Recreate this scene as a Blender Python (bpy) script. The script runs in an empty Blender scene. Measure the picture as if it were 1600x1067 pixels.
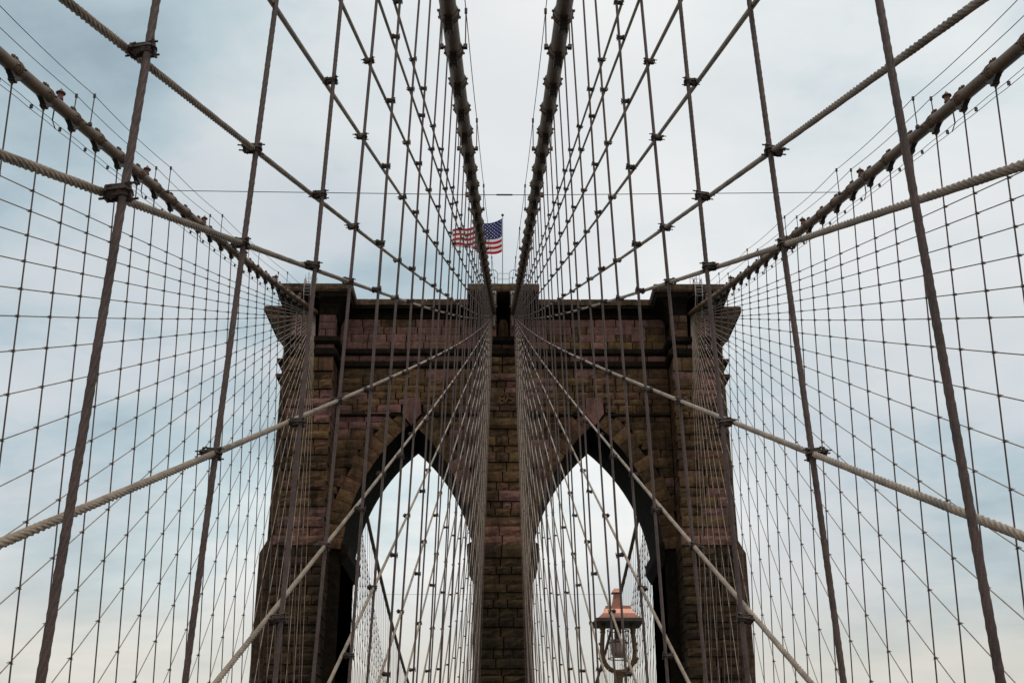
import bpy, math, random
import numpy as np
from mathutils import Vector, Matrix, noise as mnoise

random.seed(7); rng = np.random.default_rng(7)
SC = bpy.context.scene
COL = SC.collection
R = math.radians

# ------------------------------------------------------------------ camera
CX = -0.0755
cam_d = bpy.data.cameras.new('camera'); cam = bpy.data.objects.new('camera', cam_d); COL.objects.link(cam)
cam_d.sensor_width = 36.0; cam_d.lens = 1855.6 * 36 / 1600
cam_d.clip_start = 0.05; cam_d.clip_end = 12000
cam.matrix_world = (Matrix.Translation((CX, 0, 0)) @ Matrix.Rotation(R(-0.505), 4, 'Z')
                    @ Matrix.Rotation(R(90 + 22.485), 4, 'X') @ Matrix.Rotation(R(-0.105), 4, 'Z'))
SC.camera = cam

# ------------------------------------------------------------------ sky and sun
SUN_EL, SUN_AZ = 70.0, 145.0            # azimuth clockwise from +Y: behind the camera, to its right
world = bpy.data.worlds.new('World'); SC.world = world; world.use_nodes = True
nt = world.node_tree; nt.nodes.clear()
def N(t, **k):
    n = nt.nodes.new(t)
    for a, v in k.items(): setattr(n, a, v)
    return n
def mathn(op, a, b=None, clamp=False):
    n = N('ShaderNodeMath', operation=op, use_clamp=clamp)
    for i, v in enumerate((a, b)):
        if v is None: continue
        if isinstance(v, (int, float)): n.inputs[i].default_value = v
        else: nt.links.new(v, n.inputs[i])
    return n.outputs[0]
def ramp(fac, stops):
    n = N('ShaderNodeValToRGB'); e = n.color_ramp.elements
    while len(e) < len(stops): e.new(0.5)
    for el, (p, c) in zip(e, stops):
        el.position = p; el.color = (*c, 1) if len(c) == 3 else c
    nt.links.new(fac, n.inputs[0]); return n.outputs[0]
def mixc(fac, a, b, mode='MIX'):
    n = N('ShaderNodeMix', data_type='RGBA', blend_type=mode)
    for s, v in ((0, fac), (6, a), (7, b)):
        if isinstance(v, (int, float)): n.inputs[s].default_value = v
        elif isinstance(v, tuple): n.inputs[s].default_value = (*v, 1)
        else: nt.links.new(v, n.inputs[s])
    return n.outputs[2]
tc = N('ShaderNodeTexCoord'); sep = N('ShaderNodeSeparateXYZ'); nt.links.new(tc.outputs['Generated'], sep.inputs[0])
zz = mathn('MAXIMUM', sep.outputs[2], 0.0)
den = mathn('ADD', zz, 0.22)
cmb = N('ShaderNodeCombineXYZ')
nt.links.new(mathn('DIVIDE', sep.outputs[0], den), cmb.inputs[0]); nt.links.new(mathn('DIVIDE', sep.outputs[1], den), cmb.inputs[1])
def noise(scale, detail, rough, dist=0.0, off=(0, 0, 0), sc=(1, 1, 1)):
    m = N('ShaderNodeMapping'); m.inputs['Location'].default_value = off; m.inputs['Scale'].default_value = sc
    nt.links.new(cmb.outputs[0], m.inputs[0])
    n = N('ShaderNodeTexNoise'); n.inputs['Scale'].default_value = scale; n.inputs['Detail'].default_value = detail
    n.inputs['Roughness'].default_value = rough; n.inputs['Distortion'].default_value = dist
    nt.links.new(m.outputs[0], n.inputs['Vector']); return n.outputs[0]
n1 = noise(1.15, 5, 0.50, 0.25, (39.21, 30.84, 56.1)); n2 = noise(2.6, 6, 0.55, 0.3, (45.01, 36.77, 47.54)); n3 = noise(0.55, 3, 0.5, 0.0, (51.04, 8.54, 30.19))
n4 = noise(7.5, 6, 0.6, 0.4, (11.0, 2.0, 9.0), (0.8, 1.25, 1))
f = mathn('ADD', mathn('ADD', mathn('MULTIPLY', n1, 0.52), mathn('MULTIPLY', n2, 0.36)), mathn('MULTIPLY', n4, 0.12))
cloud = ramp(f, [(0.36, (.47, .58, .63)), (0.435, (.66, .78, .81)), (0.505, (.87, .905, .91)), (0.58, (.98, .98, .965))])
grey = ramp(n3, [(0.38, (.70, .74, .78)), (0.48, (1, 1, 1))])
cloud = mixc(1.0, cloud, grey, 'MULTIPLY')
hor = ramp(zz, [(0.0, (1, 1, 1)), (0.12, (.95, .95, .95)), (0.185, (.30, .30, .30)), (0.27, (0, 0, 0))])
cloud = mixc(mathn('MULTIPLY', hor, 0.75), cloud, (.74, .69, .59))
cloud10 = mixc(1.0, cloud, (10.0, 10.0, 10.0), 'MULTIPLY')
sky = N('ShaderNodeTexSky', sky_type='NISHITA', sun_disc=False)
sky.sun_elevation = R(SUN_EL); sky.sun_rotation = R(SUN_AZ); sky.dust_density = 2.0
veil = ramp(f, [(0.30, (.86, .86, .86)), (0.50, (.97, .97, .97))])
bg = N('ShaderNodeBackground'); bg.inputs['Strength'].default_value = 0.1
nt.links.new(mixc(veil, sky.outputs[0], cloud10), bg.inputs['Color'])
wo = N('ShaderNodeOutputWorld'); nt.links.new(bg.outputs[0], wo.inputs['Surface'])

sun_d = bpy.data.lights.new('sun', 'SUN'); sun_d.energy = 1.5; sun_d.angle = R(12); sun_d.color = (1.0, 0.94, 0.86)
sun = bpy.data.objects.new('sun', sun_d); COL.objects.link(sun)
sdir = Vector((math.sin(R(SUN_AZ)) * math.cos(R(SUN_EL)), math.cos(R(SUN_AZ)) * math.cos(R(SUN_EL)), math.sin(R(SUN_EL))))
sun.rotation_euler = sdir.to_track_quat('Z', 'Y').to_euler()

SC.view_settings.view_transform = 'Standard'; SC.view_settings.look = 'None'
SC.view_settings.exposure = 0.0; SC.view_settings.gamma = 1.0; SC.view_settings.use_curve_mapping = False

# ------------------------------------------------------------------ materials
def material(name, build):
    global nt
    m = bpy.data.materials.new(name); m.use_nodes = True; nt = m.node_tree; nt.nodes.clear()
    out = N('ShaderNodeOutputMaterial'); b = N('ShaderNodeBsdfPrincipled'); nt.links.new(b.outputs[0], out.inputs[0])
    build(b); return m
def objnoise(scale, detail=4, rough=0.55, coord='Object', sc=(1, 1, 1)):
    t = N('ShaderNodeTexCoord'); m = N('ShaderNodeMapping'); m.inputs['Scale'].default_value = sc
    nt.links.new(t.outputs[coord], m.inputs[0])
    n = N('ShaderNodeTexNoise'); n.inputs['Scale'].default_value = scale; n.inputs['Detail'].default_value = detail; n.inputs['Roughness'].default_value = rough
    nt.links.new(m.outputs[0], n.inputs['Vector']); return n.outputs[0]
def bump(b, h, s=0.3, d=0.02):
    n = N('ShaderNodeBump'); n.inputs['Strength'].default_value = s; n.inputs['Distance'].default_value = d
    nt.links.new(h, n.inputs['Height']); nt.links.new(n.outputs[0], b.inputs['Normal'])
def painted(name, c, dark, rough=0.55, scale=6.0, metal=0.0, spec=0.35):
    def f(b):
        n = objnoise(scale, 6, 0.65); n2 = objnoise(scale * 9, 3, 0.6)
        col = ramp(n, [(0.36, dark), (0.56, c)])
        col = mixc(0.35, col, ramp(n2, [(0.35, tuple(x * .55 for x in c)), (0.6, tuple(min(1, x * 1.15) for x in c))]))
        nt.links.new(col, b.inputs['Base Color']); b.inputs['Roughness'].default_value = rough; b.inputs['Metallic'].default_value = metal
        b.inputs['Specular IOR Level'].default_value = spec
        bump(b, n2, 0.25, 0.004)
    return material(name, f)
M_SUSP = painted('suspender_paint', (.100, .062, .053), (.045, .028, .023))
M_STAY = painted('stay_paint', (.275, .207, .150), (.085, .060, .043), scale=3.0)
M_CABLE = painted('cable_paint', (.140, .080, .042), (.060, .036, .020), scale=2.0)
M_IRON = painted('dark_iron', (.055, .035, .026), (.022, .015, .011))
M_KEEL = painted('keel_shade_paint', (.05, .034, .022), (.025, .017, .012))  # underside shade of the keel put into a darker colour than the cable
M_WIRE = painted('wire_metal', (.10, .085, .08), (.06, .05, .045))
M_COPPER = painted('copper_paint', (.25, .095, .055), (.10, .040, .026), rough=0.38, scale=2.5, metal=0.35, spec=0.5)
M_BRONZE = painted('bronze_paint', (.13, .072, .030), (.06, .033, .016), rough=0.5)
M_RAIL = painted('pale_rail', (.34, .30, .28), (.22, .19, .18))
M_LANTERN = painted('lantern_red', (.15, .06, .04), (.07, .03, .02))

def stone_mat(name, palette, dirt):
    def f(b):
        oi = N('ShaderNodeObjectInfo'); g = N('ShaderNodeNewGeometry')
        r = mathn('FRACT', mathn('ADD', oi.outputs['Random'], mathn('MULTIPLY', g.outputs['Random Per Island'], 3.7)))
        col = ramp(r, [(i / len(palette), c) for i, c in enumerate(palette)])
        nt.nodes[-1].color_ramp.interpolation = 'CONSTANT'
        for nd in nt.nodes:
            if nd.type == 'VALTORGB' and len(nd.color_ramp.elements) == len(palette): nd.color_ramp.interpolation = 'CONSTANT'
        big = objnoise(0.33, 5, 0.62, 'Object'); fine = objnoise(3.5, 8, 0.7, 'Object'); tiny = objnoise(16, 5, 0.7, 'Object')
        stre = objnoise(0.75, 6, 0.68, 'Object', (1.7, 1.7, 0.22))
        col = mixc(0.55, col, ramp(fine, [(0.32, tuple(x * .45 for x in palette[0])), (0.64, tuple(min(1, x * 1.55) for x in palette[2]))]), 'MIX')
        col = mixc(ramp(big, [(0.44, (0, 0, 0)), (0.62, (.85, .85, .85))]), col, mixc(0.6, col, dirt))
        col = mixc(ramp(stre, [(0.49, (0, 0, 0)), (0.66, (.72, .72, .72))]), col, dirt)
        nt.links.new(col, b.inputs['Base Color']); b.inputs['Roughness'].default_value = 0.92; b.inputs['Specular IOR Level'].default_value = 0.15
        h = mathn('ADD', mathn('MULTIPLY', fine, 0.8), mathn('MULTIPLY', tiny, 0.35))
        bump(b, h, 0.9, 0.09)
    return material(name, f)
PAL = [(0.069, 0.0435, 0.0195), (0.1449, 0.0896, 0.0342), (0.1242, 0.0666, 0.0366), (0.0386, 0.0256, 0.0134), (0.1449, 0.0691, 0.0488), (0.0966, 0.0614, 0.0244), (0.1725, 0.1024, 0.0464), (0.058, 0.0371, 0.0183)]
PALP = [(0.1792, 0.0893, 0.0732), (0.1512, 0.0769, 0.0566), (0.1988, 0.0992, 0.0861), (0.133, 0.0769, 0.0425), (0.175, 0.0843, 0.0732), (0.1428, 0.0818, 0.0472), (0.189, 0.1042, 0.0779), (0.1092, 0.062, 0.0401)]
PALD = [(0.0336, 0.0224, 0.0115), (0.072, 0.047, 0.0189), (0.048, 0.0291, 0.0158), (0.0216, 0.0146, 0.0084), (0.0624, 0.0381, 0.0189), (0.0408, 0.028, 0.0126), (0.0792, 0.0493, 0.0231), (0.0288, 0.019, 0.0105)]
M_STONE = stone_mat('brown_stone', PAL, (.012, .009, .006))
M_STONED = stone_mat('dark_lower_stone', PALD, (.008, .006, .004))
M_STONEP = stone_mat('mauve_stone', PALP, (.035, .023, .019))
M_RED = stone_mat('red_course_stone', [(.17, .078, .055), (.18, .085, .06), (.16, .08, .058), (.12, .065, .042), (.175, .09, .062), (.15, .072, .05), (.165, .09, .06), (.13, .07, .05)], (.03, .018, .013))
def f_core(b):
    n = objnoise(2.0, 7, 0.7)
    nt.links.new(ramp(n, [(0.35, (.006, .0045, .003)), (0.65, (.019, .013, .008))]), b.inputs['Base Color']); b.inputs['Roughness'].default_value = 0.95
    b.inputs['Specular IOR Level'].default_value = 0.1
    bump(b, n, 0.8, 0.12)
M_CORE = material('soot_and_shade_core', f_core)  # near-black base: soot, with the shade under ledges and arches painted in
def f_ledge(b):
    n = objnoise(1.2, 7, 0.7, sc=(1, 1, 2)); s = objnoise(1.7, 4, 0.6, sc=(1.5, 1.5, .12))
    col = ramp(n, [(0.34, (.022, .016, .011)), (0.52, (.095, .062, .038)), (0.68, (.145, .085, .062))])
    col = mixc(ramp(s, [(0.46, (0, 0, 0)), (0.68, (.8, .8, .8))]), col, (.022, .017, .012))
    nt.links.new(col, b.inputs['Base Color']); b.inputs['Roughness'].default_value = 0.92; b.inputs['Specular IOR Level'].default_value = 0.1
    bump(b, n, 0.7, 0.08)
M_LEDGE = material('weathered_ledge', f_ledge)
def cloth(name, c):
    def f(b):
        out = nt.nodes['Material Output'] if 'Material Output' in nt.nodes else [n for n in nt.nodes if n.type == 'OUTPUT_MATERIAL'][0]
        b.inputs['Base Color'].default_value = (*c, 1); b.inputs['Roughness'].default_value = 0.8; b.inputs['Specular IOR Level'].default_value = 0.1
        tr = N('ShaderNodeBsdfTranslucent'); tr.inputs[0].default_value = (*c, 1); mx = N('ShaderNodeMixShader'); mx.inputs[0].default_value = 0.5
        nt.links.new(b.outputs[0], mx.inputs[1]); nt.links.new(tr.outputs[0], mx.inputs[2]); nt.links.new(mx.outputs[0], out.inputs[0])
    return material(name, f)
def plain(name, c, rough=0.7, scale=3.0):
    def f(b):
        n = objnoise(scale, 5, 0.6)
        nt.links.new(ramp(n, [(0.3, tuple(x * .7 for x in c)), (0.7, tuple(min(1, x * 1.2) for x in c))]), b.inputs['Base Color']); b.inputs['Roughness'].default_value = rough
        bump(b, n, 0.2, 0.01)
    return material(name, f)
M_RIVER = plain('river_water', (.030, .045, .050), 0.12, 0.05)
M_WOOD = plain('promenade_wood', (.12, .095, .07), 0.8, 1.5)
M_ROAD = plain('asphalt', (.05, .05, .05), 0.9, 2.0)
M_STEEL = plain('deck_steel', (.12, .085, .06), 0.6, 2.0)
M_FRED = cloth('flag_red', (.48, .014, .03)); M_FWHITE = cloth('flag_white', (.84, .79, .77)); M_FBLUE = cloth('flag_blue', (.020, .024, .125))
M_STAR = plain('star_white', (.55, .55, .6), 0.8)
def f_glass(b):
    b.inputs['Base Color'].default_value = (.36, .26, .235, 1); b.inputs['Roughness'].default_value = 0.35
    b.inputs['Transmission Weight'].default_value = 0.55; b.inputs['IOR'].default_value = 1.3
M_GLASS = material('frosted_globe', f_glass)

# ------------------------------------------------------------------ mesh helpers
def tag(o, label=None, cat=None, group=None, kind=None):
    if label: o['label'] = label
    if cat: o['category'] = cat
    if group: o['group'] = group
    if kind: o['kind'] = kind
    return o
def mesh_np(name, V, F, mat, smooth=False):
    me = bpy.data.meshes.new(name)
    me.from_pydata(V if isinstance(V, list) else V.tolist(), [], F if isinstance(F, list) else F.tolist())
    for m in (mat if isinstance(mat, (list, tuple)) else [mat]): me.materials.append(m)
    if smooth: me.polygons.foreach_set('use_smooth', np.ones(len(me.polygons), bool))
    me.update(); return me
def link(name, me, parent=None, loc=None):
    o = bpy.data.objects.new(name, me); COL.objects.link(o)
    if parent: o.parent = parent
    if loc is not None: o.location = loc
    return o
def basis(d, ref=None):
    d = d.normalized(); ref = ref or (Vector((0, 0, 1)) if abs(d.z) < 0.9 else Vector((1, 0, 0)))
    a = d.cross(ref).normalized(); return a, a.cross(d).normalized() * -1 if False else d.cross(a).normalized() * -1
class Geo:
    def __init__(s): s.V = []; s.F = []; s.mi = []; s.cur = 0
    def add(s, V, F):
        o = len(s.V); s.V += [tuple(v) for v in V]; s.F += [tuple(i + o for i in f) for f in F]; s.mi += [s.cur] * len(F)
    def box(s, c, h, ax=None):
        c = Vector(c); ax = ax or (Vector((1, 0, 0)), Vector((0, 1, 0)), Vector((0, 0, 1)))
        V = [c + ax[0] * (h[0] * x) + ax[1] * (h[1] * y) + ax[2] * (h[2] * z) for x in (-1, 1) for y in (-1, 1) for z in (-1, 1)]
        s.add(V, [(0, 1, 3, 2), (4, 6, 7, 5), (0, 4, 5, 1), (2, 3, 7, 6), (0, 2, 6, 4), (1, 5, 7, 3)])
    def tube(s, p0, p1, r0, r1=None, n=8):
        p0, p1 = Vector(p0), Vector(p1); r1 = r0 if r1 is None else r1
        a, b = basis(p1 - p0)
        V = []
        for p, r in ((p0, r0), (p1, r1)):
            V += [p + a * (r * math.cos(6.2832 * i / n)) + b * (r * math.sin(6.2832 * i / n)) for i in range(n)]
        F = [(i, (i + 1) % n, n + (i + 1) % n, n + i) for i in range(n)] + [tuple(range(n - 1, -1, -1)), tuple(range(n, 2 * n))]
        s.add(V, F)
    def path(s, pts, r, n=8):
        pts = [Vector(p) for p in pts]; V = []; F = []
        for i, p in enumerate(pts):
            d = (pts[min(i + 1, len(pts) - 1)] - pts[max(i - 1, 0)]); a, b = basis(d, Vector((0.31, 0.9, 0.2)))
            V += [p + a * (r * math.cos(6.2832 * k / n)) + b * (r * math.sin(6.2832 * k / n)) for k in range(n)]
        for i in range(len(pts) - 1):
            F += [(i * n + k, i * n + (k + 1) % n, (i + 1) * n + (k + 1) % n, (i + 1) * n + k) for k in range(n)]
        F += [tuple(range(n - 1, -1, -1)), tuple(range((len(pts) - 1) * n, len(pts) * n))]
        s.add(V, F)
    def lathe(s, c, axis, prof, n=16):
        c = Vector(c); axis = Vector(axis).normalized(); a, b = basis(axis); V = []; F = []
        for (t, r) in prof:
            V += [c + axis * t + a * (r * math.cos(6.2832 * k / n)) + b * (r * math.sin(6.2832 * k / n)) for k in range(n)]
        m = len(prof)
        for i in range(m - 1):
            F += [(i * n + k, i * n + (k + 1) % n, (i + 1) * n + (k + 1) % n, (i + 1) * n + k) for k in range(n)]
        F += [tuple(range(n - 1, -1, -1)), tuple(range((m - 1) * n, m * n))]
        s.add(V, F)
    def loft(s, rects):
        V = []; F = []
        for (x0, x1, y0, y1, z) in rects: V += [(x0, y0, z), (x1, y0, z), (x1, y1, z), (x0, y1, z)]
        for i in range(len(rects) - 1):
            F += [(i * 4 + k, i * 4 + (k + 1) % 4, i * 4 + 4 + (k + 1) % 4, i * 4 + 4 + k) for k in range(4)]
        m = len(rects) - 1
        F += [(3, 2, 1, 0), (m * 4, m * 4 + 1, m * 4 + 2, m * 4 + 3)]
        s.add(V, F)
    def mesh(s, name, mat, smooth=False):
        me = mesh_np(name, s.V, s.F, mat, smooth)
        if max(s.mi, default=0): me.polygons.foreach_set('material_index', s.mi)
        return me
    def obj(s, name, mat, parent=None, smooth=False, loc=None): return link(name, s.mesh(name, mat, smooth), parent, loc)

def ropemesh(name, P, r, mat, strands=True, nring=None, lay=0.34, amp=0.15, fade=(12.0, 22.0)):
    """tube along the polyline function P(t in 0..1 -> xyz array); near the camera six laid strands with real relief"""
    T = np.linspace(0, 1, 4001); Q = P(T); seg = np.r_[0, np.cumsum(np.linalg.norm(np.diff(Q, axis=0), axis=1))]
    dist = np.linalg.norm(Q - np.array([CX, 0, 0]), axis=1)
    s = [0.0]
    while s[-1] < seg[-1]:
        d = np.interp(s[-1], seg, dist)
        st = (0.05 if d < fade[1] else min(0.05 + (d - fade[1]) * 0.1, 3.0)) if strands else min(max(0.3, d * 0.05), 4.0)
        s.append(s[-1] + st)
    s[-1] = seg[-1]; s = np.array(s)
    t = np.interp(s, seg, T); C = P(t); d = np.interp(s, seg, dist)
    D = np.gradient(C, axis=0); D /= np.linalg.norm(D, axis=1)[:, None]
    ref = np.array([1.0, 0.05, 0.02]); A = np.cross(D, ref); A /= np.linalg.norm(A, axis=1)[:, None]; B = np.cross(D, A)
    n = nring or (24 if strands else 8)
    k = np.arange(n) * 2 * np.pi / n
    tw = (2 * np.pi * s / lay) if strands else np.zeros_like(s)
    am = amp * np.clip((fade[1] - d) / (fade[1] - fade[0]), 0, 1) if strands else np.zeros_like(s)
    tw = np.where(am > 0, tw, 0)
    rad = r * (1 + am[:, None] * (np.abs(np.cos(3 * k))[None, :] * 1.6 - 1.25))
    ang = k[None, :] + tw[:, None]
    V = C[:, None, :] + (rad * np.cos(ang))[:, :, None] * A[:, None, :] + (rad * np.sin(ang))[:, :, None] * B[:, None, :]
    m = len(s); i = np.arange(m - 1)[:, None] * n; kk = np.arange(n)[None, :]; k2 = (kk + 1) % n
    F = np.stack([i + kk, i + k2, i + n + k2, i + n + kk], -1).reshape(-1, 4)
    V = V.reshape(-1, 3)
    o0 = V[0].copy() * 0
    return mesh_np(name, V, F, mat, True)

# ------------------------------------------------------------------ bridge geometry (metres; z = 0 at eye height)
D = 84.566; ZD = -1.631; ZT = 37.438
XDI, XTI, XDO, XTO = 1.905, 0.761, 12.92, 14.586
def xi(z): return XDI + (XTI - XDI) * (z - ZD) / (ZT - ZD)
def xo(z): return XDO + (XTO - XDO) * (z - ZD) / (ZT - ZD)
YW = D + 2.6; YB = D + 2.6 + 7.87; YE = YB + 2.6
def zci(y): t = D - y; return ZT - 0.35461 * t + 0.00058 * t * t
def zco(y): t = D - y; return ZT - 0.33339 * t + 0.00042 * t * t
def zcf(y): t = y - YE; return ZT - 0.29 * t + 0.00105 * t * t
DYI = [0, .177, .051, .234, -.166, .203, -.346, .105]
YI = [4.563 + 2.286 * n + (DYI[n] if n < 8 else 0) for n in range(35)]
YI = [y for y in YI if y < D - 2.2]
YO = [28.125 + 2.286 * n for n in range(-3, 30)]; YO = [y for y in YO if y < D - 2.2]
KI = [-21.88, -19.45, -15.43, -11.77, -7.98, -5.78, -1.855, 2.151, 6.204]
KI += [6.204 + 4.12 * i for i in range(1, 19)]
KO = [-24.6, -21.0, -17.0, -13.1, -9.3, -5.5, -1.6, 2.75, 6.75, 10.5, 14.6, 18.9]
KO += [18.9 + 4.12 * i for i in range(1, 16)]
SAG = 0.0056
def stay_fn(yk, side, outer, idx, far=False):
    xd, xt = (XDO, XTO) if outer else (XDI, XTI)
    ys = D + 0.5 if not far else YE - 0.5
    zt = ZT - 0.05 * (idx % 5)
    L = math.hypot(ys - yk, zt - ZD)
    def f(t):
        t = np.asarray(t, float)
        y = yk + (ys - yk) * t; z = ZD + (zt - ZD) * t - 4 * SAG * L * t * (1 - t)
        x = xd + (xt - xd) * (z - ZD) / (ZT - ZD) + 0.052
        return np.stack([side * x, y, z], -1)
    f.yk = yk; f.ys = ys
    f.z_at = lambda y: float(f((y - yk) / (ys - yk))[2])
    return f
SIDES = ((-1, 'left'), (1, 'right'))
ORD = 'first second third fourth fifth sixth seventh eighth ninth tenth eleventh twelfth thirteenth fourteenth fifteenth sixteenth seventeenth eighteenth nineteenth twentieth'.split()

# ------------------------------------------------------------------ river and deck (below the frame, carries the ropes)
g = Geo(); g.add([(-4000, -4000, -44), (4000, -4000, -44), (4000, 6000, -44), (-4000, 6000, -44)], [(0, 1, 2, 3)])
tag(g.obj('river', M_RIVER), kind='structure')
g = Geo(); g.box((0, 26, -1.80), (1.75, 56, .08)); tag(g.obj('promenade', M_WOOD), kind='structure')
g = Geo()
for sx in (-1, 1): g.box((sx * 7.05, 85, -6.6), (4.7, 115, .3))
tag(g.obj('roadway', M_ROAD), kind='structure')
g = Geo()
for sx in (-1, 1):
    for xx in (XDI, XDO):
        for (ya, yb) in ((-30, 81.5), (YE + 1.5, 215)):
            g.box((sx * xx, (ya + yb) / 2, ZD - .12), (.13, (yb - ya) / 2, .13)); g.box((sx * xx, (ya + yb) / 2, -6.1), (.13, (yb - ya) / 2, .2))
            y = ya + 2
            while y < yb: g.box((sx * xx, y, -3.9), (.08, .08, 2.1)); y += 4.57
tag(g.obj('bridge_deck', M_STEEL), kind='structure')

# ------------------------------------------------------------------ stone tower
tower = link('stone_tower', None, loc=(0, 0, 0)); tower.empty_display_size = 2
tag(tower, 'dark brown stone tower with two pointed arches and the date 1875 on its middle pier', 'bridge tower')
PH, WA, ZA, ZS = 2.173, 9.766, 29.2, 19.4       # half pier, arch width, arch apex, springing
AX = PH + WA / 2; HW = WA / 2
# circle through apex, mid point and springing of the outer half arc (local x from the apex)
def circ(p, q, r):
    ax, ay = p; bx, by = q; cx, cy = r
    d = 2 * (ax * (by - cy) + bx * (cy - ay) + cx * (ay - by))
    ux = ((ax * ax + ay * ay) * (by - cy) + (bx * bx + by * by) * (cy - ay) + (cx * cx + cy * cy) * (ay - by)) / d
    uy = ((ax * ax + ay * ay) * (cx - bx) + (bx * bx + by * by) * (ax - cx) + (cx * cx + cy * cy) * (bx - ax)) / d
    return ux, uy, math.hypot(ax - ux, ay - uy)
CU, CZ, CR = circ((0, ZA), (3.15, 25.35), (HW, ZS))
TH0 = math.atan2(ZS - CZ, HW - CU); TH1 = math.atan2(ZA - CZ, -CU)
def arc(n): return [(CU + CR * math.cos(TH0 + (TH1 - TH0) * i / n), CZ + CR * math.sin(TH0 + (TH1 - TH0) * i / n)) for i in range(n + 1)]
ZBOT = -44
def outline(ax, n=18):
    a = arc(n); pts = [(ax + HW, ZBOT)] + [(ax + u, z) for u, z in a] + [(ax - u, z) for u, z in reversed(a[:-1])] + [(ax - HW, ZBOT)]
    return pts
def archwall(y0, y1, xw):
    """wall slab with two arched openings, one mesh"""
    g = Geo(); ZTP = 38.85
    def quads(pts_list):  # front/back faces as strips between opening outline and frame
        pass
    n = 18
    for sx in (-1, 1):
        o = outline(sx * AX, n)              # from right foot over the apex to the left foot
        m = len(o)
        top = [(x, ZTP) for x, z in o]
        for (y, flip) in ((y0, 0), (y1, 1)):
            V = [(x, y, z) for x, z in o] + [(x, y, z) for x, z in top]
            F = [(i, i + 1, m + i + 1, m + i) for i in range(1, m - 2)]
            F = [f[::-1] if flip else f for f in F]
            g.add(V, F)
        V = [(x, y0, z) for x, z in o] + [(x, y1, z) for x, z in o]
        g.add(V, [(i, m + i, m + i + 1, i + 1) for i in range(m - 1)])
    # piers: middle and outer, as boxes up to the top
    lo = AX - HW; hi = AX + HW
    g.loft([(-lo, lo, y0, y1, ZBOT), (-lo, lo, y0, y1, ZTP)])
    for sx in (-1, 1):
        a, b = sorted((sx * hi, sx * xw)); g.loft([(a, b, y0, y1, ZBOT), (a, b, y0, y1, ZTP)])
    return g
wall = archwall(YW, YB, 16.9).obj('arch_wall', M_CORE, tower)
back = Geo()
for xc, hw in ((0, 1.6), (-14.6, 1.72), (14.6, 1.72)): back.loft([(xc - hw, xc + hw, YB - .05, YE, ZBOT), (xc - hw, xc + hw, YB - .05, YE, 38.9)])
back.obj('rear_buttress', M_CORE, tower)
# side buttresses with sloping offset and flared cornice
side_b = []
for sx in (-1, 1):
    g = Geo(); y0, y1 = 88.0, YB - 1.3
    prof = [(ZBOT, 18.15), (19.3, 18.15), (20.3, 17.66), (36.0, 17.55), (36.9, 17.75), (37.8, 18.25), (38.5, 18.85), (38.86, 19.1)]
    g.loft([(min(sx * 16.5, sx * x), max(sx * 16.5, sx * x), y0 - (x - 17.6) * .25, y1 + (x - 17.6) * .25, z) for z, x in prof])
    for zt in (33.3, 34.6): g.loft([(min(sx * 17.4, sx * 17.95), max(sx * 17.4, sx * 17.95), y0 - .12, y1 + .12, zt), (min(sx * 17.4, sx * 18.0), max(sx * 17.4, sx * 18.0), y0 - .15, y1 + .15, zt + .3)])
    side_b.append(g.obj('side_buttress', M_LEDGE, tower))
# rock faced stones -------------------------------------------------
STONES = []   # (area, parent, verts, faces, mat, visible)
def stone(parent, quad, yf, yb, mat, rough=0.05, vis=True, gap=0.034, name='stone_block', side=None):
    """quad: four front corners (x, z) counter clockwise seen from -Y; real block with uneven pitched face"""
    c = np.mean(quad, axis=0); q = []
    if isinstance(mat, float):      # mauve stone comes in beds and patches, with a few strays
        zone = mnoise.noise(Vector((c[0] * .20 + 7.3, c[1] * .32, 2.1))) * .5 + .5 + rng.uniform(-.13, .13)
        mat = M_STONEP if zone < .22 + mat * .56 else M_STONE
    for p in quad:
        v = np.array(p) - c; L = np.linalg.norm(v); q.append(c + v * max(0.3, (L - gap * 1.3) / L))
    w = np.linalg.norm(q[1] - q[0]); h = np.linalg.norm(q[3] - q[0])
    nx = 4 if w > 1.2 else 3; nz = 3
    V = []; F = []
    for j in range(nz + 1):
        for i in range(nx + 1):
            u, v = i / nx, j / nz
            p = q[0] * (1 - u) * (1 - v) + q[1] * u * (1 - v) + q[2] * u * v + q[3] * (1 - u) * v
            edge = i in (0, nx) or j in (0, nz)
            y = yf + (rng.uniform(0.0, .02) if edge else -rng.uniform(0.2, 1.0) * rough)
            jx, jz = (rng.uniform(-.012, .012, 2) if edge else rng.uniform(-.05, .05, 2))
            V.append((p[0] + jx, y, p[1] + jz))
    for j in range(nz):
        for i in range(nx): a = j * (nx + 1) + i; F.append((a, a + 1, a + nx + 2, a + nx + 1))
    o = len(V); V += [(q[k][0], yb, q[k][1]) for k in range(4)]
    bot = list(range(0, nx + 1)); top = list(range(nz * (nx + 1), (nz + 1) * (nx + 1))); lef = [j * (nx + 1) for j in range(nz + 1)]; rig = [j * (nx + 1) + nx for j in range(nz + 1)]
    F.append(tuple([o, o + 1] + bot[::-1])); F.append(tuple([o + 2, o + 3] + top)); F.append(tuple([o + 3, o] + lef)); F.append(tuple([o + 1, o + 2] + rig[::-1]))
    area = w * h if vis else 0.0
    STONES.append((area, parent, V, F, mat, name))
def rect(x0, x1, z0, z1): return [np.array(p) for p in ((x0, z0), (x1, z0), (x1, z1), (x0, z1))]
def split(x0, x1, lo, hi):
    L = x1 - x0
    if L < 0.25: return []
    n = max(1, round(L / rng.uniform(lo, hi))); cuts = [0.0]
    for i in range(n): cuts.append(cuts[-1] + rng.uniform(.65, 1.35))
    cuts = np.array(cuts) / cuts[-1] * L + x0
    return list(zip(cuts[:-1], cuts[1:]))
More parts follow.
